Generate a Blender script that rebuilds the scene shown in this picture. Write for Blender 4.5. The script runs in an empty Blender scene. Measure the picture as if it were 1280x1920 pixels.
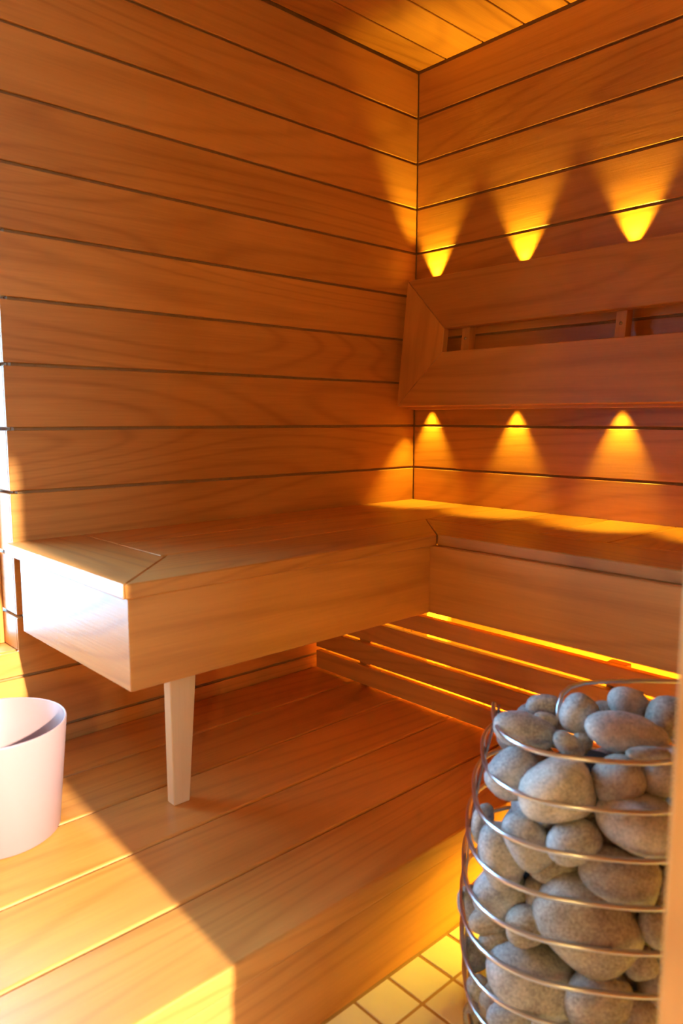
import bpy, bmesh, math, random
from mathutils import Vector, Matrix, Quaternion
random.seed(7)
scene = bpy.context.scene
col = scene.collection

# ------------------------------------------------------------------ camera
YAW, PITCH, ROLL = 0.82285874, 0.12557678, 0.00135866
cy_, sy_, cp_, sp_ = math.cos(YAW), math.sin(YAW), math.cos(PITCH), math.sin(PITCH)
fwd = Vector((-sy_*cp_, cy_*cp_, -sp_))
rgt = Vector((cy_, sy_, 0)); upv = rgt.cross(fwd)
rgt, upv = rgt*math.cos(ROLL)+upv*math.sin(ROLL), upv*math.cos(ROLL)-rgt*math.sin(ROLL)
cam_d = bpy.data.cameras.new('camera'); cam = bpy.data.objects.new('camera', cam_d); col.objects.link(cam)
cam.matrix_world = Matrix(((rgt.x, upv.x, -fwd.x, 1.80690), (rgt.y, upv.y, -fwd.y, -2.03383),
                           (rgt.z, upv.z, -fwd.z, 1.02553), (0, 0, 0, 1)))
cam_d.sensor_fit = 'VERTICAL'; cam_d.sensor_height = 36.0; cam_d.lens = 1391.06/1920*36
cam_d.clip_start = 0.02
cam_d.dof.use_dof = True; cam_d.dof.focus_distance = 2.1; cam_d.dof.aperture_fstop = 3.2
scene.camera = cam

# ------------------------------------------------------------------ world, sun, colour
world = bpy.data.worlds.new('World'); scene.world = world; world.use_nodes = True
bg = world.node_tree.nodes['Background']
bg.inputs['Color'].default_value = (0.27, 0.63, 1.0, 1); bg.inputs['Strength'].default_value = WORLD_STRENGTH = 20.0

sun_d = bpy.data.lights.new('sun', 'SUN'); sun_d.energy = 13.0; sun_d.angle = math.radians(1.3); sun_d.color = (1, 1.0, 0.80)
sun = bpy.data.objects.new('sun', sun_d); col.objects.link(sun)
SUN_DIR = Vector((-1, 0.055, -0.44)).normalized()
sun.rotation_euler = SUN_DIR.to_track_quat('-Z', 'Y').to_euler(); sun.location = (6, -2.2, 3)

def portal(name, loc, direction, sx, sy):
    d = bpy.data.lights.new(name, 'AREA'); d.shape = 'RECTANGLE'; d.size = sx; d.size_y = sy
    d.cycles.is_portal = True
    o = bpy.data.objects.new(name, d); col.objects.link(o); o.location = loc
    o.rotation_euler = Vector(direction).to_track_quat('-Z', 'Y').to_euler()
portal('window_portal', (-0.2, -1.91, 1.19), (1, 0, 0), 1.1, 1.6)
portal('corridor_portal', (5.12, -2.16, 2.38), (-1, 0, 0), 1.2, 1.6)

vs = scene.view_settings
vs.view_transform = 'Standard'; vs.look = 'None'; vs.gamma = 1.0; vs.exposure = 0.1; vs.use_curve_mapping = False
scene.display_settings.display_device = 'sRGB'
cyc = scene.cycles
cyc.use_denoising = True
cyc.use_adaptive_sampling = True; cyc.adaptive_threshold = 0.12; cyc.adaptive_min_samples = 24
cyc.max_bounces = 6; cyc.diffuse_bounces = 5; cyc.glossy_bounces = 3; cyc.transparent_max_bounces = 8
cyc.sample_clamp_indirect = 6.0

LED_COL = (1.0, 0.72, 0.05)
SPOT_UP, SPOT_DOWN, STRIP_W, FLOOR_W, FILL_LAMP_W = 18.0, 14.5, 44.0, 50.0, 25.0

# ------------------------------------------------------------------ materials
def new_mat(name):
    m = bpy.data.materials.new(name); m.use_nodes = True
    nt = m.node_tree; nt.nodes.clear()
    out = nt.nodes.new('ShaderNodeOutputMaterial'); b = nt.nodes.new('ShaderNodeBsdfPrincipled')
    nt.links.new(b.outputs[0], out.inputs[0])
    return m, nt, b

def math_n(nt, op, a, b=None, c=None):
    n = nt.nodes.new('ShaderNodeMath'); n.operation = op
    for i, v in enumerate((a, b, c)):
        if v is None: continue
        if isinstance(v, (int, float)): n.inputs[i].default_value = v
        else: nt.links.new(v, n.inputs[i])
    return n.outputs[0]

def wood(axis, name, light=(0.64, 0.262, 0.056), dark=(0.33, 0.108, 0.018), rough=0.42, fig=1.0):
    """alder-like planed wood, grain along a local axis of the piece"""
    m, nt, b = new_mat(name)
    N, L = nt.nodes, nt.links
    tc = N.new('ShaderNodeTexCoord'); oi = N.new('ShaderNodeObjectInfo')
    off = N.new('ShaderNodeVectorMath'); off.operation = 'SCALE'; off.inputs[0].default_value = (17.3, 11.1, 23.7)
    L.new(oi.outputs['Random'], off.inputs['Scale'])
    add = N.new('ShaderNodeVectorMath'); add.operation = 'ADD'
    L.new(tc.outputs['Object'], add.inputs[0]); L.new(off.outputs[0], add.inputs[1])
    def mapped(along, across):
        mp = N.new('ShaderNodeMapping'); s = [across]*3; s['xyz'.index(axis)] = along
        mp.inputs['Scale'].default_value = s; L.new(add.outputs[0], mp.inputs[0]); return mp.outputs[0]
    def noise(vec, detail, rough_, dist=0.0):
        n = N.new('ShaderNodeTexNoise'); n.inputs['Scale'].default_value = 1.0
        n.inputs['Detail'].default_value = detail; n.inputs['Roughness'].default_value = rough_
        n.inputs['Distortion'].default_value = dist; L.new(vec, n.inputs['Vector']); return n.outputs[0]
    figure = noise(mapped(0.55, 5.0), 0.0, 0.4, 0.2)
    rings = math_n(nt, 'SINE', math_n(nt, 'MULTIPLY', figure, 85.0))
    rings = math_n(nt, 'POWER', math_n(nt, 'MULTIPLY_ADD', rings, 0.5, 0.5), 5.0)
    fibre = noise(mapped(9.0, 240.0), 1.0, 0.6)
    streak = noise(mapped(1.6, 42.0), 2.0, 0.65)
    blotch = noise(mapped(2.5, 4.5), 0.0, 0.5)
    v = math_n(nt, 'MULTIPLY', rings, -0.26*fig)
    v = math_n(nt, 'ADD', v, math_n(nt, 'MULTIPLY', fibre, 0.30))
    v = math_n(nt, 'ADD', v, math_n(nt, 'MULTIPLY', streak, 0.60))
    v = math_n(nt, 'ADD', v, math_n(nt, 'MULTIPLY', blotch, 0.5))
    v = math_n(nt, 'ADD', v, math_n(nt, 'MULTIPLY', oi.outputs['Random'], 0.38))
    v = math_n(nt, 'SUBTRACT', v, 0.16)
    mix = N.new('ShaderNodeMix'); mix.data_type = 'RGBA'; mix.clamp_factor = True
    L.new(v, mix.inputs[0]); mix.inputs[6].default_value = (*dark, 1); mix.inputs[7].default_value = (*light, 1)
    L.new(mix.outputs[2], b.inputs['Base Color'])
    r = math_n(nt, 'MULTIPLY_ADD', streak, 0.14, rough-0.07); L.new(r, b.inputs['Roughness'])
    bp = N.new('ShaderNodeBump'); bp.inputs['Strength'].default_value = 0.12; bp.inputs['Distance'].default_value = 0.002
    L.new(fibre, bp.inputs['Height']); L.new(bp.outputs[0], b.inputs['Normal'])
    return m

WX = wood('x', 'wood_grain_x'); WY = wood('y', 'wood_grain_y'); WZ = wood('z', 'wood_grain_z')
PY = wood('y', 'platform_wood', rough=0.40); PYR = wood('y', 'riser_wood', rough=0.5)
PALE = wood('z', 'pale_leg_wood', light=(0.72, 0.50, 0.28), dark=(0.58, 0.36, 0.17), fig=0.5)
BACKING = wood('z', 'backing_wood', light=(0.40, 0.19, 0.06), dark=(0.28, 0.12, 0.035), rough=0.8)

def plain(name, colr, rough=0.5, metal=0.0, bump=0.0, bscale=40, var=0.0):
    m, nt, b = new_mat(name)
    tc = nt.nodes.new('ShaderNodeTexCoord')
    n = nt.nodes.new('ShaderNodeTexNoise'); n.inputs['Scale'].default_value = bscale; n.inputs['Detail'].default_value = 4
    nt.links.new(tc.outputs['Object'], n.inputs['Vector'])
    mix = nt.nodes.new('ShaderNodeMix'); mix.data_type = 'RGBA'
    nt.links.new(n.outputs[0], mix.inputs[0])
    mix.inputs[6].default_value = (*[c*(1-var) for c in colr], 1); mix.inputs[7].default_value = (*[min(1, c*(1+var)) for c in colr], 1)
    nt.links.new(mix.outputs[2], b.inputs['Base Color'])
    b.inputs['Roughness'].default_value = rough; b.inputs['Metallic'].default_value = metal
    if bump:
        bp = nt.nodes.new('ShaderNodeBump'); bp.inputs['Strength'].default_value = bump; bp.inputs['Distance'].default_value = 0.003
        nt.links.new(n.outputs[0], bp.inputs['Height']); nt.links.new(bp.outputs[0], b.inputs['Normal'])
    return m

TILE = plain('cream_tile', (0.90, 0.85, 0.70), 0.28, bump=0.35, bscale=22, var=0.06)
GROUT = plain('tan_grout', (0.46, 0.27, 0.10), 0.8, bump=0.3, bscale=300, var=0.2)
PINK = plain('pink_plastic', (0.34, 0.20, 0.195), 0.42, var=0.01)
STEEL = plain('brushed_steel', (0.62, 0.62, 0.64), 0.28, 1.0, var=0.05)
DARKSTEEL = plain('dark_strap_steel', (0.22, 0.20, 0.19), 0.35, 1.0, var=0.2)
PAINT = plain('white_paint', (0.7, 0.68, 0.64), 0.7, var=0.02)
BLACK = plain('black_core', (0.012, 0.012, 0.013), 0.8, var=0.3)
SCREW = plain('screw_metal', (0.6, 0.5, 0.35), 0.35, 1.0, var=0.05)

def stone_mat(name, c1, c2):
    m, nt, b = new_mat(name)
    N, L = nt.nodes, nt.links
    tc = N.new('ShaderNodeTexCoord'); oi = N.new('ShaderNodeObjectInfo')
    off = N.new('ShaderNodeVectorMath'); off.operation = 'SCALE'; off.inputs[0].default_value = (7.3, 5.1, 9.7)
    L.new(oi.outputs['Random'], off.inputs['Scale'])
    add = N.new('ShaderNodeVectorMath'); add.operation = 'ADD'
    L.new(tc.outputs['Object'], add.inputs[0]); L.new(off.outputs[0], add.inputs[1])
    def noise(s, d, r=0.6):
        n = N.new('ShaderNodeTexNoise'); n.inputs['Scale'].default_value = s; n.inputs['Detail'].default_value = d
        n.inputs['Roughness'].default_value = r; L.new(add.outputs[0], n.inputs['Vector']); return n.outputs[0]
    speck, patch = noise(240, 3, 0.75), noise(26, 3)
    v = math_n(nt, 'ADD', math_n(nt, 'MULTIPLY', speck, 2.4), math_n(nt, 'MULTIPLY', patch, 1.5))
    v = math_n(nt, 'SUBTRACT', v, 1.5)
    mix = N.new('ShaderNodeMix'); mix.data_type = 'RGBA'; mix.clamp_factor = True
    L.new(v, mix.inputs[0]); mix.inputs[6].default_value = (*c1, 1); mix.inputs[7].default_value = (*c2, 1)
    L.new(mix.outputs[2], b.inputs['Base Color']); b.inputs['Roughness'].default_value = 0.62
    bp = N.new('ShaderNodeBump'); bp.inputs['Strength'].default_value = 0.25; bp.inputs['Distance'].default_value = 0.001
    L.new(speck, bp.inputs['Height']); L.new(bp.outputs[0], b.inputs['Normal'])
    return m
STONE = [stone_mat('grey_stone', (0.20, 0.21, 0.22), (0.56, 0.57, 0.57)),
         stone_mat('brown_grey_stone', (0.17, 0.15, 0.13), (0.50, 0.47, 0.41)),
         stone_mat('pale_stone', (0.28, 0.28, 0.27), (0.66, 0.65, 0.60))]

def glass_mat():
    m = bpy.data.materials.new('window_glass'); m.use_nodes = True; nt = m.node_tree; nt.nodes.clear()
    out = nt.nodes.new('ShaderNodeOutputMaterial'); mx = nt.nodes.new('ShaderNodeMixShader')
    t = nt.nodes.new('ShaderNodeBsdfTransparent'); g = nt.nodes.new('ShaderNodeBsdfGlossy'); g.inputs['Roughness'].default_value = 0.02
    f = nt.nodes.new('ShaderNodeFresnel'); f.inputs['IOR'].default_value = 1.3
    nt.links.new(f.outputs[0], mx.inputs[0]); nt.links.new(t.outputs[0], mx.inputs[1]); nt.links.new(g.outputs[0], mx.inputs[2])
    nt.links.new(mx.outputs[0], out.inputs[0]); return m
GLASS = glass_mat()

def emit_mat():
    m = bpy.data.materials.new('led_diffuser'); m.use_nodes = True; nt = m.node_tree; nt.nodes.clear()
    out = nt.nodes.new('ShaderNodeOutputMaterial'); e = nt.nodes.new('ShaderNodeEmission')
    e.inputs[0].default_value = (*LED_COL, 1); e.inputs[1].default_value = 4.0
    nt.links.new(e.outputs[0], out.inputs[0]); return m
LEDM = emit_mat()

# ------------------------------------------------------------------ mesh helpers
def link(name, mesh, m, parent=None):
    o = bpy.data.objects.new(name, mesh); col.objects.link(o)
    if m is not None and not mesh.materials: mesh.materials.append(m)
    if parent is not None: o.parent = parent
    return o

def tag(o, label=None, cat=None, group=None, kind=None):
    if label: o['label'] = label
    if cat: o['category'] = cat
    if group: o['group'] = group
    if kind: o['kind'] = kind
    return o

def empty(name, loc):
    o = bpy.data.objects.new(name, None); col.objects.link(o); o.location = loc; o.empty_display_size = 0.1
    bpy.context.view_layer.update(); return o

def place(o, c, parent):
    o.location = Vector(c) - (Vector(parent.location) if parent is not None else Vector((0, 0, 0)))

def box(name, lo, hi, m, parent=None, bevel=0.0015, seg=1):
    lo, hi = Vector(lo), Vector(hi); c = (lo+hi)/2; h = (hi-lo)/2
    bm = bmesh.new(); bmesh.ops.create_cube(bm, size=2.0, matrix=Matrix.Diagonal((h.x, h.y, h.z, 1)))
    if bevel: bmesh.ops.bevel(bm, geom=bm.edges[:], offset=bevel, segments=seg, affect='EDGES', profile=0.5)
    me = bpy.data.meshes.new(name); bm.to_mesh(me); bm.free()
    o = link(name, me, m, parent); place(o, c, parent); return o

def prism(name, pts, axis, a0, a1, m, parent=None, bevel=0.0015):
    """polygon pts in the two axes other than `axis`, extruded from a0 to a1"""
    ax = 'xyz'.index(axis); oth = [i for i in range(3) if i != ax]
    u0 = sum(p[0] for p in pts)/len(pts); v0 = sum(p[1] for p in pts)/len(pts); am = (a0+a1)/2
    bm = bmesh.new(); vs0, vs1 = [], []
    for p in pts:
        for lst, a in ((vs0, a0), (vs1, a1)):
            co = [0, 0, 0]; co[oth[0]] = p[0]-u0; co[oth[1]] = p[1]-v0; co[ax] = a-am; lst.append(bm.verts.new(co))
    n = len(pts); bm.faces.new(vs0); bm.faces.new(vs1)
    for i in range(n): bm.faces.new((vs0[i], vs0[(i+1) % n], vs1[(i+1) % n], vs1[i]))
    bmesh.ops.recalc_face_normals(bm, faces=bm.faces[:])
    if bevel: bmesh.ops.bevel(bm, geom=bm.edges[:], offset=bevel, segments=1, affect='EDGES')
    me = bpy.data.meshes.new(name); bm.to_mesh(me); bm.free()
    o = link(name, me, m, parent); c = [0, 0, 0]; c[oth[0]] = u0; c[oth[1]] = v0; c[ax] = am
    place(o, c, parent); return o

def tube(name, pts, r, m, parent=None, closed=False, sides=8, smooth=True):
    pts = [Vector(p) for p in pts]; n = len(pts); c = sum(pts, Vector())/n
    bm = bmesh.new(); rings = []; prev = None
    for i, p in enumerate(pts):
        if closed: t = (pts[(i+1) % n]-pts[i-1]).normalized()
        else: t = (pts[min(i+1, n-1)]-pts[max(i-1, 0)]).normalized()
        if prev is None:
            a = Vector((0, 0, 1)) if abs(t.z) < 0.9 else Vector((1, 0, 0)); nrm = (a-t*a.dot(t)).normalized()
        else: nrm = (prev-t*prev.dot(t)).normalized()
        prev = nrm; bn = t.cross(nrm)
        rings.append([bm.verts.new(p-c+(nrm*math.cos(k*2*math.pi/sides)+bn*math.sin(k*2*math.pi/sides))*r) for k in range(sides)])
    for i in range(n if closed else n-1):
        A, B = rings[i], rings[(i+1) % n]
        for k in range(sides): bm.faces.new((A[k], A[(k+1) % sides], B[(k+1) % sides], B[k]))
    if not closed: bm.faces.new(rings[0]); bm.faces.new(rings[-1])
    bmesh.ops.recalc_face_normals(bm, faces=bm.faces[:])
    for f in bm.faces: f.smooth = smooth
    me = bpy.data.meshes.new(name); bm.to_mesh(me); bm.free()
    o = link(name, me, m, parent); place(o, c, parent); return o

def loft(name, rings, m, parent=None, cap=True, smooth=True):
    """rings: lists of points, all the same length"""
    allp = [Vector(p) for r in rings for p in r]; c = sum(allp, Vector())/len(allp)
    bm = bmesh.new(); R = [[bm.verts.new(Vector(p)-c) for p in r] for r in rings]; k = len(R[0])
    for A, B in zip(R, R[1:]):
        for i in range(k): bm.faces.new((A[i], A[(i+1) % k], B[(i+1) % k], B[i]))
    if cap: bm.faces.new(R[0]); bm.faces.new(R[-1])
    bmesh.ops.recalc_face_normals(bm, faces=bm.faces[:])
    for f in bm.faces: f.smooth = smooth and len(f.verts) == 4
    me = bpy.data.meshes.new(name); bm.to_mesh(me); bm.free()
    o = link(name, me, m, parent); place(o, c, parent); return o

# ------------------------------------------------------------------ dimensions
H = 2.2; BH = 0.15; GAP = 0.0075; T = 0.009
X1, Y0 = 2.6, -3.0                       # far extents of the room
WY0, WY1, WZ0, WZ1 = -2.40, -1.422, 0.464, 1.90   # window in the left wall
PLAT = 0.21

# ------------------------------------------------------------------ left wall: boards around a window
wl = box('wall_left', (-0.05, WY1+0.02, 0), (-T-0.001, 0.05, H+0.05), BACKING, bevel=0)
tag(wl, 'left wall of wide horizontal alder boards with the window cut into it', 'wall', kind='structure')
box('wall_backing', (-0.05, Y0-0.06, 0), (-T-0.001, WY1+0.02, WZ0-0.03), BACKING, wl, 0)
box('wall_backing', (-0.05, Y0-0.06, WZ1+0.02), (-T-0.001, WY1+0.02, H+0.05), BACKING, wl, 0)
box('wall_backing', (-0.05, Y0-0.06, WZ0-0.03), (-T-0.001, WY0-0.02, WZ1+0.02), BACKING, wl, 0)
k = 0
while True:
    zt = H-BH*k; zb = zt-BH; k += 1
    if zt <= 0.01: break
    a, b = zb+GAP/2, min(zt-GAP/2, H-0.006)
    if a >= WZ1-0.01 or b <= WZ0:
        box('plank', (-T, Y0+0.002, max(a, 0.002)), (0, -0.001, b), WY, wl)
    elif a < WZ0 < b:
        prism('plank', [(Y0+0.002, a), (-0.001, a), (-0.001, b), (WY1, b), (WY1, WZ0), (WY0, WZ0), (WY0, b), (Y0+0.002, b)], 'x', -T, 0, WY, wl)
    else:
        box('plank', (-T, WY1, a), (0, -0.001, b), WY, wl)
        box('plank', (-T, Y0+0.002, a), (0, WY0, b), WY, wl)

# window reveal boards, sill, frame and pane
win = box('window_1', (-0.130, WY0-0.02, WZ0-0.03), (-0.02, WY1+0.02, WZ0), WY, bevel=0.001)
tag(win, 'daylight window in the left wall with deep boarded reveal', 'window', kind='structure')
for y_in, y_out in ((WY1, WY1+0.018), (WY0-0.018, WY0)):
    k = 2
    while True:
        zt = H-BH*k; zb = zt-BH; k += 1
        a, b = max(zb+GAP/2, WZ0+0.001), min(zt-GAP/2, WZ1)
        if b <= WZ0+0.01: break
        box('reveal_board', (-0.130, y_in, a), (-T-0.0005, y_out, b), WX, win)
    box('reveal_backing', (-0.130, y_out, WZ0) if y_in == WY1 else (-0.130, y_in-0.01, WZ0),
        (-0.032, y_out+0.01, WZ1) if y_in == WY1 else (-0.032, y_in, WZ1), BACKING, win, 0)
box('reveal_head', (-0.130, WY0-0.02, WZ1), (-0.02, WY1+0.02, WZ1+0.018), WY, win)
fr = 0.045
box('frame_bar', (-0.130, WY0, WZ0+0.0005), (-0.095, WY0+fr, WZ1-0.0005), WZ, win)
box('frame_bar', (-0.130, WY1-0.012, WZ0+0.0005), (-0.095, WY1-0.0005, WZ1-0.0005), WZ, win)
box('frame_bar', (-0.130, WY0+fr, WZ0+0.0005), (-0.095, WY1-0.012, WZ0+0.02), WY, win)
box('frame_bar', (-0.130, WY0+fr, WZ1-fr), (-0.095, WY1-0.012, WZ1-0.0005), WY, win)
box('pane', (-0.118, WY0+fr, WZ0+0.02), (-0.112, WY1-0.012, WZ1-fr), GLASS, win, 0)

# ------------------------------------------------------------------ back wall
wb = box('wall_back', (-0.05, T+0.001, 0), (X1+0.1, 0.06, H+0.05), BACKING, bevel=0)
tag(wb, 'back wall of wide horizontal alder boards behind the backrest', 'wall', kind='structure')
k = 0
while True:
    zt = H-BH*k; zb = zt-BH; k += 1
    if zt <= 0.01: break
    box('plank', (0.0025, 0, max(zb+GAP/2, 0.002)), (X1-0.002, T, min(zt-GAP/2, H-0.006)), WX, wb)

# ------------------------------------------------------------------ ceiling
ce = box('ceiling', (-0.05, Y0-0.06, H+0.016), (X1+0.1, 0.06, H+0.06), BACKING, bevel=0)
tag(ce, 'ceiling of long alder boards running towards the back wall', 'ceiling', kind='structure')
xs = [0.004] + [0.125+0.15*i for i in range(17)] + [X1-0.002]
for a, b in zip(xs, xs[1:]):
    if b-a > 0.01: box('plank', (a+0.003, Y0+0.002, H-0.001), (b-0.003, -0.007, H+0.015), WY, ce)

# ------------------------------------------------------------------ tiled floor
fl = box('floor', (0.0, Y0, -0.06), (X1, 0.04, -0.0015), GROUT, bevel=0)
tag(fl, 'floor of small square cream tiles in front of the platform', 'floor', kind='structure')
TP = 0.0857
bm = bmesh.new(); bmesh.ops.create_cube(bm, size=1.0, matrix=Matrix.Diagonal((TP-0.005, TP-0.005, 0.008, 1)))
bmesh.ops.bevel(bm, geom=[e for e in bm.edges], offset=0.0018, segments=1, affect='EDGES')
tile_me = bpy.data.meshes.new('tile'); bm.to_mesh(tile_me); bm.free(); tile_me.materials.append(TILE)
for i in range(13):
    for j in range(22):
        o = link('tile', tile_me, None, fl)
        o.location = Vector((0.945+TP*(i+0.5), -0.946+TP*(9.5-j), -0.004+random.uniform(-0.0003, 0.0003))) - fl.location
# further tiles beyond the ones laid singly
bm = bmesh.new()
for i in range(13, 19):
    for j in range(35):
        bmesh.ops.create_cube(bm, size=1.0, matrix=Matrix.Translation((0.945+TP*(i+0.5), -0.946+TP*(9.5-j), -0.004)) @ Matrix.Diagonal((TP-0.005, TP-0.005, 0.008, 1)))
for i in range(13):
    for j in range(22, 35):
        bmesh.ops.create_cube(bm, size=1.0, matrix=Matrix.Translation((0.945+TP*(i+0.5), -0.946+TP*(9.5-j), -0.004)) @ Matrix.Diagonal((TP-0.005, TP-0.005, 0.008, 1)))
me = bpy.data.meshes.new('far_tiles'); bm.to_mesh(me); bm.free()
o = link('far_tiles', me, TILE, fl); o.location = -fl.location; o['kind'] = 'stuff'

# ------------------------------------------------------------------ walls beside and behind the camera
PX0, PY0 = 1.589, -1.495                 # corner of the partition beside the heater
wf = box('wall_front', (-0.03, Y0-0.06, 0), (X1+0.1, Y0, H+0.02), WX, bevel=0)
tag(wf, 'plain wooden wall behind the viewer', 'wall', kind='structure')
D0, D1, DZ0, DZ1 = -2.55, -1.497, 0.60, 2.10
wr = box('wall_right', (X1, Y0, 0), (X1+0.1, D0, H+0.02), WY, bevel=0)
tag(wr, 'wooden side wall on the right with a narrow sunlit window', 'wall', kind='structure')
box('wall_panel', (X1, D1, 0), (X1+0.1, 0.06, H+0.02), WY, wr, 0)
box('wall_panel', (X1, D0, 0), (X1+0.1, D1, DZ0), WY, wr, 0)
box('wall_panel', (X1, D0, DZ1), (X1+0.1, D1, H+0.02), WY, wr, 0)
w2 = box('window_2', (X1+0.04, D0, DZ0), (X1+0.045, D1, DZ1), GLASS, bevel=0)
tag(w2, 'narrow clear pane in the right side wall', 'window', kind='structure')
# added unseen corridor beyond that pane; cuts sky light, its opening passes sun
CX = 5.0; CY0, CY1, CH = -3.0, -1.2, 3.3
cw = box('wall_added_corridor', (X1+0.1, CY0-0.05, 0), (CX, CY0, CH), PAINT, bevel=0)
tag(cw, 'added white corridor outside the sauna, unseen, holding back sky light', 'wall', kind='structure')
box('wall_panel', (X1+0.1, CY1, 0), (CX, CY1+0.05, CH), PAINT, cw, 0)
box('wall_panel', (X1+0.1, CY0-0.05, CH), (CX+0.1, CY1+0.05, CH+0.05), PAINT, cw, 0)
box('wall_panel', (X1+0.1, CY0-0.05, -0.06), (CX+0.1, CY1+0.05, -0.001), PAINT, cw, 0)
box('wall_panel', (X1+0.1, CY0-0.05, H+0.02), (X1+0.15, CY1+0.05, CH), PAINT, cw, 0)
W0, W1, WA, WB = -2.72, -1.60, 1.60, 3.16
box('wall_panel', (CX, CY0-0.05, 0), (CX+0.1, W0, CH), PAINT, cw, 0)
box('wall_panel', (CX, W1, 0), (CX+0.1, CY1+0.05, CH), PAINT, cw, 0)
box('wall_panel', (CX, W0, 0), (CX+0.1, W1, WA), PAINT, cw, 0)
box('wall_panel', (CX, W0, WB), (CX+0.1, W1, CH), PAINT, cw, 0)
pt = box('wall_partition', (PX0+0.10, PY0+0.008, 0.0), (X1-0.002, PY0+0.085, H-0.002), WX, bevel=0)
tag(pt, 'short partition wall beside the heater', 'wall', kind='structure')
post = box('trim_1', (PX0, PY0, 0.0), (PX0+0.10, PY0+0.095, H-0.002), WZ, bevel=0.003)
tag(post, 'blurred wooden corner post close to the camera at the right edge', 'post', kind='structure')

# ------------------------------------------------------------------ raised platform
pf = empty('platform', (0.475, -1.5, 0))
tag(pf, 'raised wooden platform of long wide boards with a front riser', 'platform')
sx = [0.003, 0.196, 0.387, 0.579, 0.770, 0.950]
for i, (a, b) in enumerate(zip(sx, sx[1:])):
    box('plank', (a+0.0028, Y0+0.004, PLAT-0.044), (b-(0.0028 if i < 4 else 0), -0.004, PLAT), PY, pf, bevel=0.004, seg=2)
box('riser', (0.924, Y0+0.004, 0.0005), (0.9445, -0.004, PLAT-0.0465), PYR, pf, bevel=0.002)
for y in (-0.15, -0.9, -1.65, -2.4):
    box('joist', (0.01, y-0.03, 0.0), (0.92, y+0.03, PLAT-0.0445), BACKING, pf, 0)

# ------------------------------------------------------------------ corner bench
ZB, TB = 0.733, 0.028; ZT0 = ZB-TB
be = empty('corner_bench', (0.45, -1.25, PLAT))
tag(be, 'L-shaped wooden corner bench with deep apron and one tapered pale leg', 'bench')
XF, YF, XI, YI, YE = 0.606, -0.588, 0.396, -0.386, -1.444
XR = X1-0.004
prism('end_board', [(0.004, YE), (XF, YE), (XI+0.018, YE+0.190), (0.004, YE+0.190)], 'z', ZT0, ZB, WX, be, 0.0025)
g = 0.0012
prism('front_board', [(XF, YE+g), (XF, YF-g), (XI, YI-g), (XI, YE+0.206), (XI+0.018, YE+0.190+g)], 'z', ZT0, ZB, WY, be, 0.0025)
prism('front_board', [(XF+g, YF), (XR, YF), (XR, YI), (XI+g, YI)], 'z', ZT0, ZB, WX, be, 0.0025)
for a, b in ((0.004, 0.194), (0.196, XI-0.002)):
    box('plank', (a, YE+0.192, ZT0), (b, -0.004, ZB), WY, be, 0.002)
sx = [XI+0.002] + [0.384+0.192*i for i in range(1, 12)]
for a, b in zip(sx, sx[1:]):
    box('plank', (a+0.001, YI+0.003, ZT0), (min(b-0.001, XR), -0.004, ZB), WY, be, 0.002)
AZ = 0.531
prism('apron', [(0.597, -1.4318), (0.597, -0.604), (0.575, -0.604), (0.575, -1.4098)], 'z', AZ, ZT0, WY, be, 0.001)
prism('end_apron', [(0.068, -1.432), (0.5968, -1.432), (0.5748, -1.410), (0.068, -1.410)], 'z', AZ, ZT0, WX, be, 0.001)
box('apron', (0.575, -0.604, AZ), (XR, -0.582, ZT0), WX, be, 0.002)
prism('leg', [(-1.286, PLAT), (-1.248, PLAT), (-1.208, ZT0), (-1.288, ZT0)], 'x', 0.454, 0.482, PALE, be, 0.0015)
for x in (0.34, 1.35, 2.3):
    box('support_post', (x, -0.31, 0.0 if x > 0.95 else PLAT), (x+0.08, -0.288, ZT0), WZ, be)
box('wall_cleat', (0.05, -0.03, ZT0-0.05), (XR, -0.0005, ZT0), WX, be)
box('wall_cleat', (0.0005, -1.38, ZT0-0.05), (0.03, -0.05, ZT0), WY, be)
box('led_strip', (0.30, -0.4535, 0.452), (2.39, -0.446, 0.464), LEDM, be, 0)
sd = bpy.data.lights.new('led_strip_light', 'AREA'); sd.shape = 'RECTANGLE'; sd.size = 2.2; sd.size_y = 0.012
sd.energy = STRIP_W; sd.color = LED_COL
so = bpy.data.objects.new('led_strip_light', sd); col.objects.link(so); so.location = (1.35, -0.444, 0.458)
so.rotation_euler = Vector((0, 1, -0.35)).to_track_quat('-Z', 'Z').to_euler()

box('led_strip', (0.98, -0.4535, 0.226), (2.39, -0.446, 0.237), LEDM, be, 0)  # added strip; with the area light below it brightens the floor tiles
fd = bpy.data.lights.new('floor_fill_light', 'AREA'); fd.shape = 'RECTANGLE'; fd.size = 1.4; fd.size_y = 0.012
fd.energy = FLOOR_W; fd.color = LED_COL
fo = bpy.data.objects.new('floor_fill_light', fd); col.objects.link(fo); fo.location = (1.68, -0.450, 0.224)
fo.rotation_euler = (Vector((0, -0.75, -1)).to_track_quat('-Z', 'Y')).to_euler()

# ------------------------------------------------------------------ slatted screen under the back bench
sc = empty('slatted_screen', (1.2, -0.49, 0))
tag(sc, 'dark slatted wooden screen under the back bench with light behind', 'screen')
for a, b in ((0.219, 0.277), (0.289, 0.348), (0.360, 0.419), (0.431, 0.478)):
    box('slat', (0.033, -0.500, a), (2.5, -0.480, b), WX, sc, 0.002)
for x in (0.215, 1.02, 1.75, 2.40):
    box('batten', (x, -0.4795, PLAT if x < 0.94 else 0.0), (x+0.047, -0.455, 0.478), WZ, sc)

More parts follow.
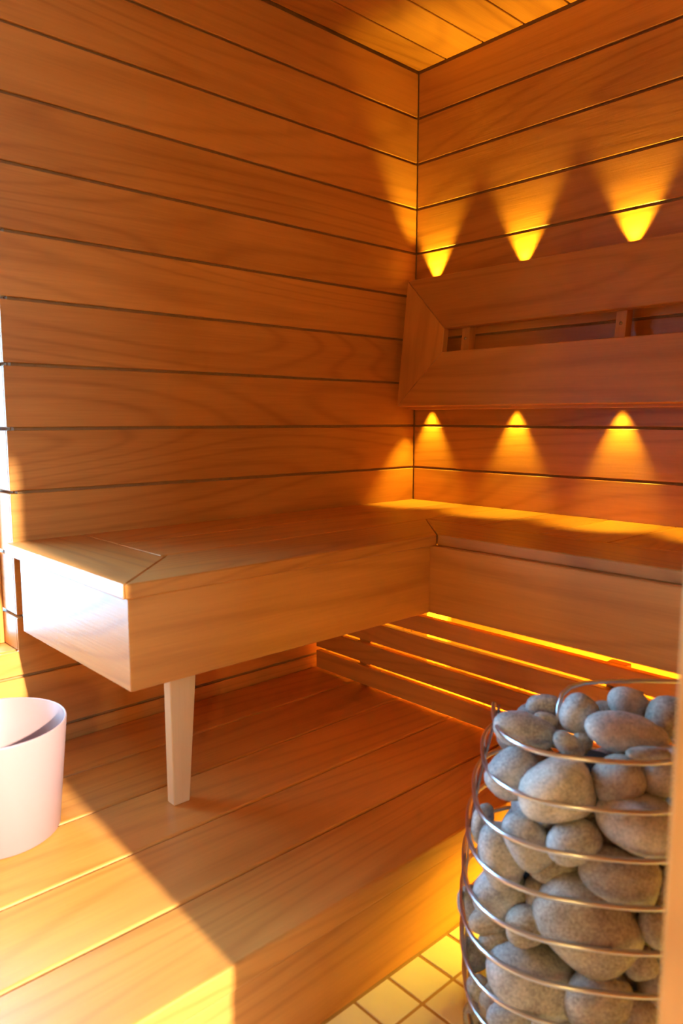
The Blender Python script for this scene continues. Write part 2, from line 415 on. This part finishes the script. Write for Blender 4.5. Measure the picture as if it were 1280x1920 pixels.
# ------------------------------------------------------------------ backrest with mitred frame
yt, zt, yb, zb = -0.075, 1.495, -0.125, 1.067
tilt = math.atan2(yt-yb, zt-zb); LS = math.hypot(yt-yb, zt-zb)
br = empty('backrest', (0.03, yt, zt))
tag(br, 'tilted wooden backrest with mitred end and open middle slot', 'backrest')
br.rotation_euler = (-tilt, 0, 0)          # local -Z runs down the face, local -Y is out of the face
TH = 0.026; BR = 2.15; BW = 0.177
def bprism(name, pts, m, y0=0.0, y1=TH, bevel=0.002):
    o = prism(name, pts, 'y', y0, y1, m, None, bevel); o.parent = br; return o
bprism('top_board', [(0.0, 0.0), (BR, 0.0), (BR, -BW), (0.181, -BW)], WX)
bprism('bottom_board', [(0.0, -LS), (BR, -LS), (BR, -LS+BW), (0.181, -LS+BW)], WX)
bprism('end_board', [(0.0, -0.0015), (0.1805, -BW-0.0005), (0.1805, -LS+BW+0.0005), (0.0, -LS+0.0015)], WZ)
for i, x in enumerate((0.236, 0.763, 1.29, 1.82)):
    s_ = bprism('spacer', [(x, -0.03), (x+0.031, -0.03), (x+0.031, -LS+0.03), (x, -LS+0.03)], WZ, TH+0.0005, TH+0.032, 0.001)
    sw = tube('screw', [(x+0.0155, TH-0.0015, -LS/2+0.005), (x+0.0155, TH+0.004, -LS/2+0.005)], 0.0045, SCREW, None, sides=12); sw.parent = s_; sw.location = sw.location-s_.location
for z0 in (-0.055, -LS+0.012):
    bprism('light_rail', [(0.03, z0-0.02), (BR-0.05, z0-0.02), (BR-0.05, z0+0.014), (0.03, z0+0.014)], WX, TH+0.0008, TH+0.012, 0.001)

for i in range(6):
    x = 0.085+0.352*i
    for name, z, dz in (('wall_washer_up', 1.468, 1), ('wall_washer_down', 1.098, -1)):
        d = bpy.data.lights.new(name, 'SPOT'); d.energy = SPOT_UP if dz > 0 else SPOT_DOWN; d.color = LED_COL
        d.spot_size = math.radians(64); d.spot_blend = 0.7; d.shadow_soft_size = 0.005
        o = bpy.data.objects.new(name, d); col.objects.link(o); o.location = (x+(0.012 if dz > 0 else 0), -0.026, z)
        o.rotation_euler = Vector((0, 0.03 if dz > 0 else -0.10, dz)).to_track_quat('-Z', 'Y').to_euler()

# ------------------------------------------------------------------ added unseen warm lamp that brightens the left wall, riser and tiles
LY, LZ = -2.78, 1.0
lamp = empty('fill_lamp', (X1-0.001, LY, LZ))
tag(lamp, 'added slatted fill lamp on the right side wall, out of view', 'lamp')
box('back_plate', (X1-0.016, LY-0.14, LZ-0.14), (X1-0.001, LY+0.14, LZ+0.14), WZ, lamp)
box('diffuser', (X1-0.060, LY-0.10, LZ-0.10), (X1-0.017, LY+0.10, LZ+0.10), LEDM, lamp, 0.004)
for j in range(4):
    box('shade_slat', (X1-0.095, LY-0.12+0.08*j-0.006, LZ-0.13), (X1-0.080, LY-0.12+0.08*j+0.006, LZ+0.13), WZ, lamp)
for z in (-0.13, 0.12):
    box('shade_rail', (X1-0.0795, LY-0.135, LZ+z), (X1-0.0165, LY+0.135, LZ+z+0.01), WY, lamp)
ld = bpy.data.lights.new('fill_lamp_light', 'AREA'); ld.shape = 'RECTANGLE'; ld.size = 0.20; ld.size_y = 0.20
ld.energy = FILL_LAMP_W; ld.color = (1.0, 0.70, 0.22)
lo = bpy.data.objects.new('fill_lamp_light', ld); col.objects.link(lo); lo.location = (X1-0.064, LY, LZ)
lo.rotation_euler = Vector((-1, 0.5, -0.2)).to_track_quat('-Z', 'Y').to_euler()

# ------------------------------------------------------------------ heater: wire basket round a pile of stones
HC = (1.2484, -0.9793); HA = 0.6507
def lev(i): return (0.5529-0.0643*i+0.00019*i*i, 0.1464+0.01739*i-0.00171*i*i)
def squircle(rad, z, n=64, m=2.7):
    pts = []
    for k in range(n):
        t = 2*math.pi*k/n; c, s = math.cos(t), math.sin(t)
        q = rad/((abs(c)**m+abs(s)**m)**(1/m))
        u, v = q*c, q*s
        pts.append((HC[0]+u*math.cos(HA)-v*math.sin(HA), HC[1]+u*math.sin(HA)+v*math.cos(HA), z))
    return pts
ht = empty('sauna_heater', (HC[0], HC[1], 0))
tag(ht, 'round sauna heater with steel wire rings holding grey stones', 'heater')
for i in range(9):
    z, r = lev(i); ring = squircle(r+0.002, z)
    if i == 0:                       # the top wire only spans the front, strap to strap
        def bearing(p): return (math.degrees(math.atan2(p[1]-HC[1], p[0]-HC[0]))+158) % 360
        ring = sorted([p for p in squircle(r+0.002, z, 128) if bearing(p) < 140], key=bearing)
    tube('wire_ring', ring, 0.0040, STEEL, ht, closed=(i > 0))
loft('core', [squircle(r, z, 24, 2.4) for r, z in ((0.10, 0.05), (0.115, 0.1), (0.12, 0.22), (0.115, 0.34), (0.095, 0.43), (0.05, 0.48))], BLACK, ht)
loft('base_pan', [squircle(r, z, 48) for r, z in ((0.13, 0.02), (0.15, 0.022), (0.165, 0.045), (0.16, 0.047), (0.145, 0.034), (0.01, 0.033))], DARKSTEEL, ht)
for q in range(4):
    a = HA+math.pi/4+q*math.pi/2
    x, y = HC[0]+0.12*math.cos(a), HC[1]+0.12*math.sin(a)
    tube('foot', [(x, y, 0.0), (x, y, 0.024)], 0.014, DARKSTEEL, ht, sides=12)
def strap(t):
    secs = []
    for k in range(21):
        i = -0.15+k*0.425; z, r = lev(i)
        if i > 7.6: r -= (i-7.6)*0.012
        r -= 0.0055
        c, s = math.cos(t), math.sin(t); q = r/((abs(c)**2.7+abs(s)**2.7)**(1/2.7))
        def W(u, v): return Vector((HC[0]+u*math.cos(HA)-v*math.sin(HA), HC[1]+u*math.sin(HA)+v*math.cos(HA), z))
        n_ = Vector((c, s)); tg = Vector((-s, c))
        p = n_*q
        secs.append([W(*(p+tg*w+n_*d)) for w, d in ((-0.011, 0), (0.011, 0), (0.011, 0.0025), (-0.011, 0.0025))])
    loft('strap', secs, DARKSTEEL, ht, smooth=False)
for deg in (-143, -5, 88): strap(math.radians(deg)-HA)
hp = [(1.222, -1.030, 0.545), (1.216, -1.018, 0.575), (1.213, -1.004, 0.590), (1.216, -0.985, 0.598), (1.226, -0.960, 0.601),
      (1.250, -0.925, 0.602), (1.29, -0.878, 0.602), (1.335, -0.835, 0.602), (1.37, -0.815, 0.601), (1.40, -0.820, 0.598), (1.42, -0.835, 0.588), (1.43, -0.845, 0.55)]
tube('guard_wire', hp, 0.0038, STEEL, ht)

# ------------------------------------------------------------------ stones
STONES = [
    (1.1797, -1.0015, 0.5606, 0.0314, 0.0185, 0.0166, 0.5942, -0.6997, -0.2702, 0.2903, 0, 'small dark flat stone at the back left top of the pile'),
    (1.2066, -1.0359, 0.554, 0.0208, 0.0125, 0.0113, 0.5513, -0.729, -0.1765, 0.3654, 1, 'thin brown stone tucked under the dark flat stone at top left'),
    (1.1905, -1.071, 0.5386, 0.0487, 0.0289, 0.026, 0.5576, -0.7258, -0.1892, 0.3557, 0, 'large blue-grey oval stone lying behind the top wire at the left'),
    (1.2531, -1.0218, 0.5756, 0.0343, 0.0256, 0.023, 0.6607, -0.486, -0.5713, -0.0285, 0, 'upright egg-shaped blue and brown stone on top of the pile'),
    (1.291, -0.9361, 0.5778, 0.0358, 0.0257, 0.0231, 0.5244, -0.7396, -0.1252, 0.4029, 2, 'pale rounded stone at the highest point of the pile'),
    (1.2612, -0.9504, 0.5622, 0.0181, 0.0166, 0.0149, 0.581, -0.7109, -0.2394, 0.3159, 1, 'small brown stone between the egg-shaped stone and the highest pale stone'),
    (1.3492, -0.925, 0.5716, 0.0333, 0.0319, 0.0287, 0.581, -0.7109, -0.2394, 0.3159, 1, 'yellowish stone on top of the pile next to the wooden post'),
    (1.324, -1.0104, 0.5608, 0.0594, 0.0314, 0.0282, 0.5754, -0.7149, -0.227, 0.326, 2, 'large smooth pale oval stone lying across the top of the pile'),
    (1.37, -1.0348, 0.554, 0.03, 0.0112, 0.0101, 0.6016, -0.6924, -0.2884, 0.2746, 1, 'thin flat stone directly under the large pale oval top stone'),
    (1.2619, -1.0619, 0.5406, 0.0241, 0.0176, 0.0158, 0.4989, -0.7458, -0.0799, 0.4342, 1, 'small tan stone right of the large blue-grey oval stone'),
    (1.267, -1.032, 0.5361, 0.0158, 0.0173, 0.0155, 0.3452, -0.7353, 0.1481, 0.5641, 1, 'small dark brown stone in the hollow left of the pale oval stone'),
    (1.193, -1.1073, 0.4798, 0.0435, 0.0363, 0.0327, 0.6577, -0.5651, -0.4932, 0.0695, 0, 'grey stone at the left between first and second wire'),
    (1.2717, -1.1102, 0.4862, 0.0599, 0.0434, 0.0391, 0.6402, -0.6318, -0.4043, 0.166, 2, 'large light grey egg stone crossed by the second wire near the middle'),
    (1.3352, -1.0565, 0.5109, 0.0348, 0.0321, 0.0289, 0.654, -0.5861, -0.4681, 0.0981, 1, 'yellowish stone crossed by the first wire right of the middle'),
    (1.3808, -1.0, 0.5185, 0.0409, 0.0322, 0.029, 0.6593, -0.552, -0.5078, 0.0523, 2, 'white stone under the first wire next to the wooden post'),
    (1.3664, -1.0504, 0.4503, 0.0551, 0.0436, 0.0392, 0.581, -0.7109, -0.2394, 0.3159, 2, 'large pale blocky stone crossed by the second and third wires at right'),
    (1.2432, -1.1336, 0.4059, 0.046, 0.0312, 0.0281, 0.4159, -0.7484, 0.0509, 0.5142, 0, 'blue-grey tilted stone crossed by the third wire at left of middle'),
    (1.3041, -1.1129, 0.4274, 0.0411, 0.0303, 0.0273, 0.6372, -0.6388, -0.3932, 0.1771, 0, 'light oval stone above the third wire in the middle'),
    (1.1371, -1.1019, 0.3784, 0.0372, 0.0158, 0.0143, 0.6342, -0.3334, -0.6719, -0.1875, 0, 'narrow upright grey stone at the left edge by the strap between second and third wires'),
    (1.2034, -1.139, 0.369, 0.0487, 0.0329, 0.0296, 0.3203, -0.7282, 0.18, 0.5786, 0, 'tall blue-grey stone crossed by the third and fourth wires at left'),
    (1.189, -1.1323, 0.2969, 0.0439, 0.0395, 0.0355, 0.6601, -0.5431, -0.5174, 0.0408, 0, 'blue-grey rounded stone crossed by the fifth wire near the left edge'),
    (1.3549, -1.074, 0.3822, 0.0579, 0.0398, 0.0358, 0.5696, -0.7188, -0.2144, 0.336, 1, 'long brown-grey stone between the third and fourth wires at right'),
    (1.2698, -1.1048, 0.367, 0.0364, 0.0238, 0.0214, 0.581, -0.7109, -0.2394, 0.3159, 1, 'brown stone set back in the shade above the fourth wire'),
    (1.3156, -1.098, 0.2972, 0.0756, 0.0619, 0.05, 0.4795, -0.7486, -0.0473, 0.4555, 1, 'biggest stone in the basket, brown-grey, crossed by the fourth and fifth wires'),
    (1.248, -1.1459, 0.2801, 0.0322, 0.028, 0.0252, 0.643, -0.6247, -0.4152, 0.1548, 1, 'small brown-grey stone left of the biggest stone above the fifth wire'),
    (1.104, -1.0863, 0.2158, 0.0319, 0.021, 0.0189, 0.305, -0.7232, 0.199, 0.5868, 0, 'blue-grey stone bulging out of the basket at its left edge'),
    (1.1885, -1.1545, 0.2601, 0.029, 0.0209, 0.0188, 0.627, -0.6585, -0.3592, 0.2102, 1, 'brown stone right of the bulging left edge stone'),
    (1.3983, -1.0503, 0.3136, 0.0321, 0.0214, 0.0192, 0.3452, -0.7353, 0.1481, 0.5641, 1, 'narrow dark stone right of the biggest stone'),
    (1.253, -1.1361, 0.1919, 0.0694, 0.0524, 0.0472, 0.5513, -0.729, -0.1765, 0.3654, 0, 'large blue-grey domed stone crossed by the sixth wire'),
    (1.3447, -1.1003, 0.1959, 0.0558, 0.0409, 0.0368, 0.6306, -0.6521, -0.3706, 0.1992, 1, 'large brown-grey stone crossed by the sixth wire below the biggest stone'),
    (1.385, -1.0591, 0.2552, 0.027, 0.0216, 0.0194, 0.3203, -0.7282, 0.18, 0.5786, 1, 'dark stone wedged at lower right of the biggest stone above sixth wire'),
    (1.203, -1.1565, 0.2368, 0.023, 0.0158, 0.0142, 0.6173, -0.6735, -0.3301, 0.2374, 1, 'small pale brown stone under the fifth wire at left'),
    (1.1038, -1.0673, 0.1118, 0.0277, 0.0202, 0.0182, 0.3203, -0.7282, 0.18, 0.5786, 0, 'upright grey stone at the left edge above the sixth wire'),
    (1.1616, -1.1317, 0.1161, 0.0258, 0.0176, 0.0158, 0.3931, -0.7454, 0.0835, 0.5319, 0, 'small bluish stone at the left edge below the sixth wire'),
    (1.2401, -1.1581, 0.1326, 0.0355, 0.0241, 0.0217, 0.581, -0.7109, -0.2394, 0.3159, 0, 'grey stone under the seventh wire at bottom left'),
    (1.3867, -1.0628, 0.1781, 0.0353, 0.0299, 0.0269, 0.5513, -0.729, -0.1765, 0.3654, 1, 'dark grey stone at the bottom right corner below the sixth wire'),
    (1.1787, -1.1243, 0.1042, 0.0211, 0.0287, 0.0258, 0.581, -0.7109, -0.2394, 0.3159, 1, 'brown stone left of the large domed stone near the seventh wire'),
    (1.2985, -1.1316, 0.1439, 0.036, 0.025, 0.0225, 0.6063, -0.6873, -0.3004, 0.2641, 0, 'grey stone at the very bottom middle of the visible basket'),
    (1.3881, -1.0081, 0.3527, 0.0248, 0.0303, 0.0272, 0.6063, -0.6873, -0.3004, 0.2641, 1, 'dark stone beside the wooden post below the third wire'),
    (1.14, -1.1073, 0.0373, 0.0236, 0.022, 0.0198, 0.6063, -0.6873, -0.3004, 0.2641, 0, 'grey stone at the bottom left edge of the basket'),
    (1.4022, -1.0342, 0.2101, 0.0259, 0.0327, 0.0294, 0.581, -0.7109, -0.2394, 0.3159, 1, 'dark stone by the wooden post near the sixth wire'),
    (1.2805, -1.0877, 0.3176, 0.0311, 0.0311, 0.028, 0.6063, -0.6873, -0.3004, 0.2641, 1, 'dark stone deep behind the biggest stone and fourth wire'),
    (1.3028, -1.0611, 0.4429, 0.0307, 0.0195, 0.0176, 0.6063, -0.6873, -0.3004, 0.2641, 1, 'dark stone deep in the gap under the large light grey egg stone'),
    (1.2501, -1.1109, 0.3131, 0.0228, 0.0284, 0.0256, 0.6063, -0.6873, -0.3004, 0.2641, 1, 'dark stone deep in the gap left of the biggest stone'),
    (1.3367, -1.048, 0.3961, 0.0249, 0.0166, 0.0149, 0.6063, -0.6873, -0.3004, 0.2641, 1, 'dark stone deep in the gap under the large pale blocky stone')
]
def stone_mesh(rng, a, b, c):
    bm = bmesh.new(); bmesh.ops.create_icosphere(bm, subdivisions=3, radius=1.0)
    ph = [rng.uniform(0, 6.28) for _ in range(9)]; am = [rng.uniform(0.03, 0.10) for _ in range(4)]
    e = rng.uniform(2.1, 2.7)
    for v in bm.verts:
        x, y, z = v.co
        q = (abs(x)**e+abs(y)**e+abs(z)**e)**(-1/e)
        k = q*(1+am[0]*math.sin(1.7*x+ph[0])*math.cos(1.3*y+ph[1])+am[1]*math.sin(2.3*y+ph[2]+z)+0.5*am[2]*math.sin(3.1*x+ph[3]-2*z))
        taper = 1+am[3]*1.6*x
        v.co = (x*k*a, y*k*b*taper, z*k*c*taper)
    for f in bm.faces: f.smooth = True
    me = bpy.data.meshes.new('sauna_stone'); bm.to_mesh(me); bm.free(); return me
rng = random.Random(11)
for (x, y, z, a, b, c, qw, qx, qy, qz, tone, lab) in STONES:
    o = link('sauna_stone', stone_mesh(rng, a, b, c), STONE[tone])
    o.location = (x, y, z); o.rotation_mode = 'QUATERNION'; o.rotation_quaternion = Quaternion((qw, qx, qy, qz))
    tag(o, lab, 'stone', 'stones in the heater basket')
# stones round the far side of the basket
fill = [stone_mesh(rng, rng.uniform(0.04, 0.055), rng.uniform(0.03, 0.04), rng.uniform(0.024, 0.03)) for _ in range(4)]
for me, t_ in zip(fill, (0, 1, 2, 0)): me.materials.append(STONE[t_])
n = 0
for i in (0.9, 2.1, 3.3, 4.5, 5.7, 6.9):
    z, r = lev(i)
    for q in range(9):
        deg = -18+q*40+(n % 2)*14                  # world bearing; the camera stands at about -62
        inner = -172 < (deg-360 if deg > 178 else deg) < -10
        if i < 1 and inner: continue
        t = math.radians(deg); rr = r-(0.072 if inner else 0.034)
        o = link('sauna_stone', fill[n % 4], None)
        o.location = (HC[0]+rr*math.cos(t), HC[1]+rr*math.sin(t), z)
        o.rotation_euler = (math.pi/2+rng.uniform(-0.3, 0.3), rng.uniform(-0.5, 0.5), t+math.pi/2)
        if inner: o.scale = (0.75, 0.75, 0.75)
        if inner: tag(o, 'shaded stone deep inside the basket behind the outer stones', 'stone', 'stones deep inside the basket')
        else: tag(o, 'grey stone on the far side of the basket turned away from the camera', 'stone', 'stones on the far side of the basket')
        n += 1

# ------------------------------------------------------------------ pink bucket
BC = (0.330, -1.5885)
prof = [(0.0, 0.0), (0.108, 0.0), (0.1128, 0.004), (0.1335, 0.222), (0.1328, 0.2248), (0.1310, 0.2252), (0.1294, 0.2235), (0.1095, 0.008), (0.0, 0.006)]
bm = bmesh.new(); n = 72; R = []
for r, z in prof:
    if r == 0: R.append([bm.verts.new((0, 0, z))])
    else: R.append([bm.verts.new((r*math.cos(2*math.pi*k/n), r*math.sin(2*math.pi*k/n), z)) for k in range(n)])
for A, B in zip(R, R[1:]):
    for k in range(n):
        a = (A[k], A[(k+1) % n]) if len(A) > 1 else (A[0],)
        b = (B[(k+1) % n], B[k]) if len(B) > 1 else (B[0],)
        bm.faces.new(a+b)
bmesh.ops.recalc_face_normals(bm, faces=bm.faces[:])
for f in bm.faces: f.smooth = True
me = bpy.data.meshes.new('bucket'); bm.to_mesh(me); bm.free()
o = link('bucket', me, PINK); o.location = (BC[0], BC[1], PLAT+0.0005)
tag(o, 'pale pink plastic bucket standing on the wooden platform', 'bucket')
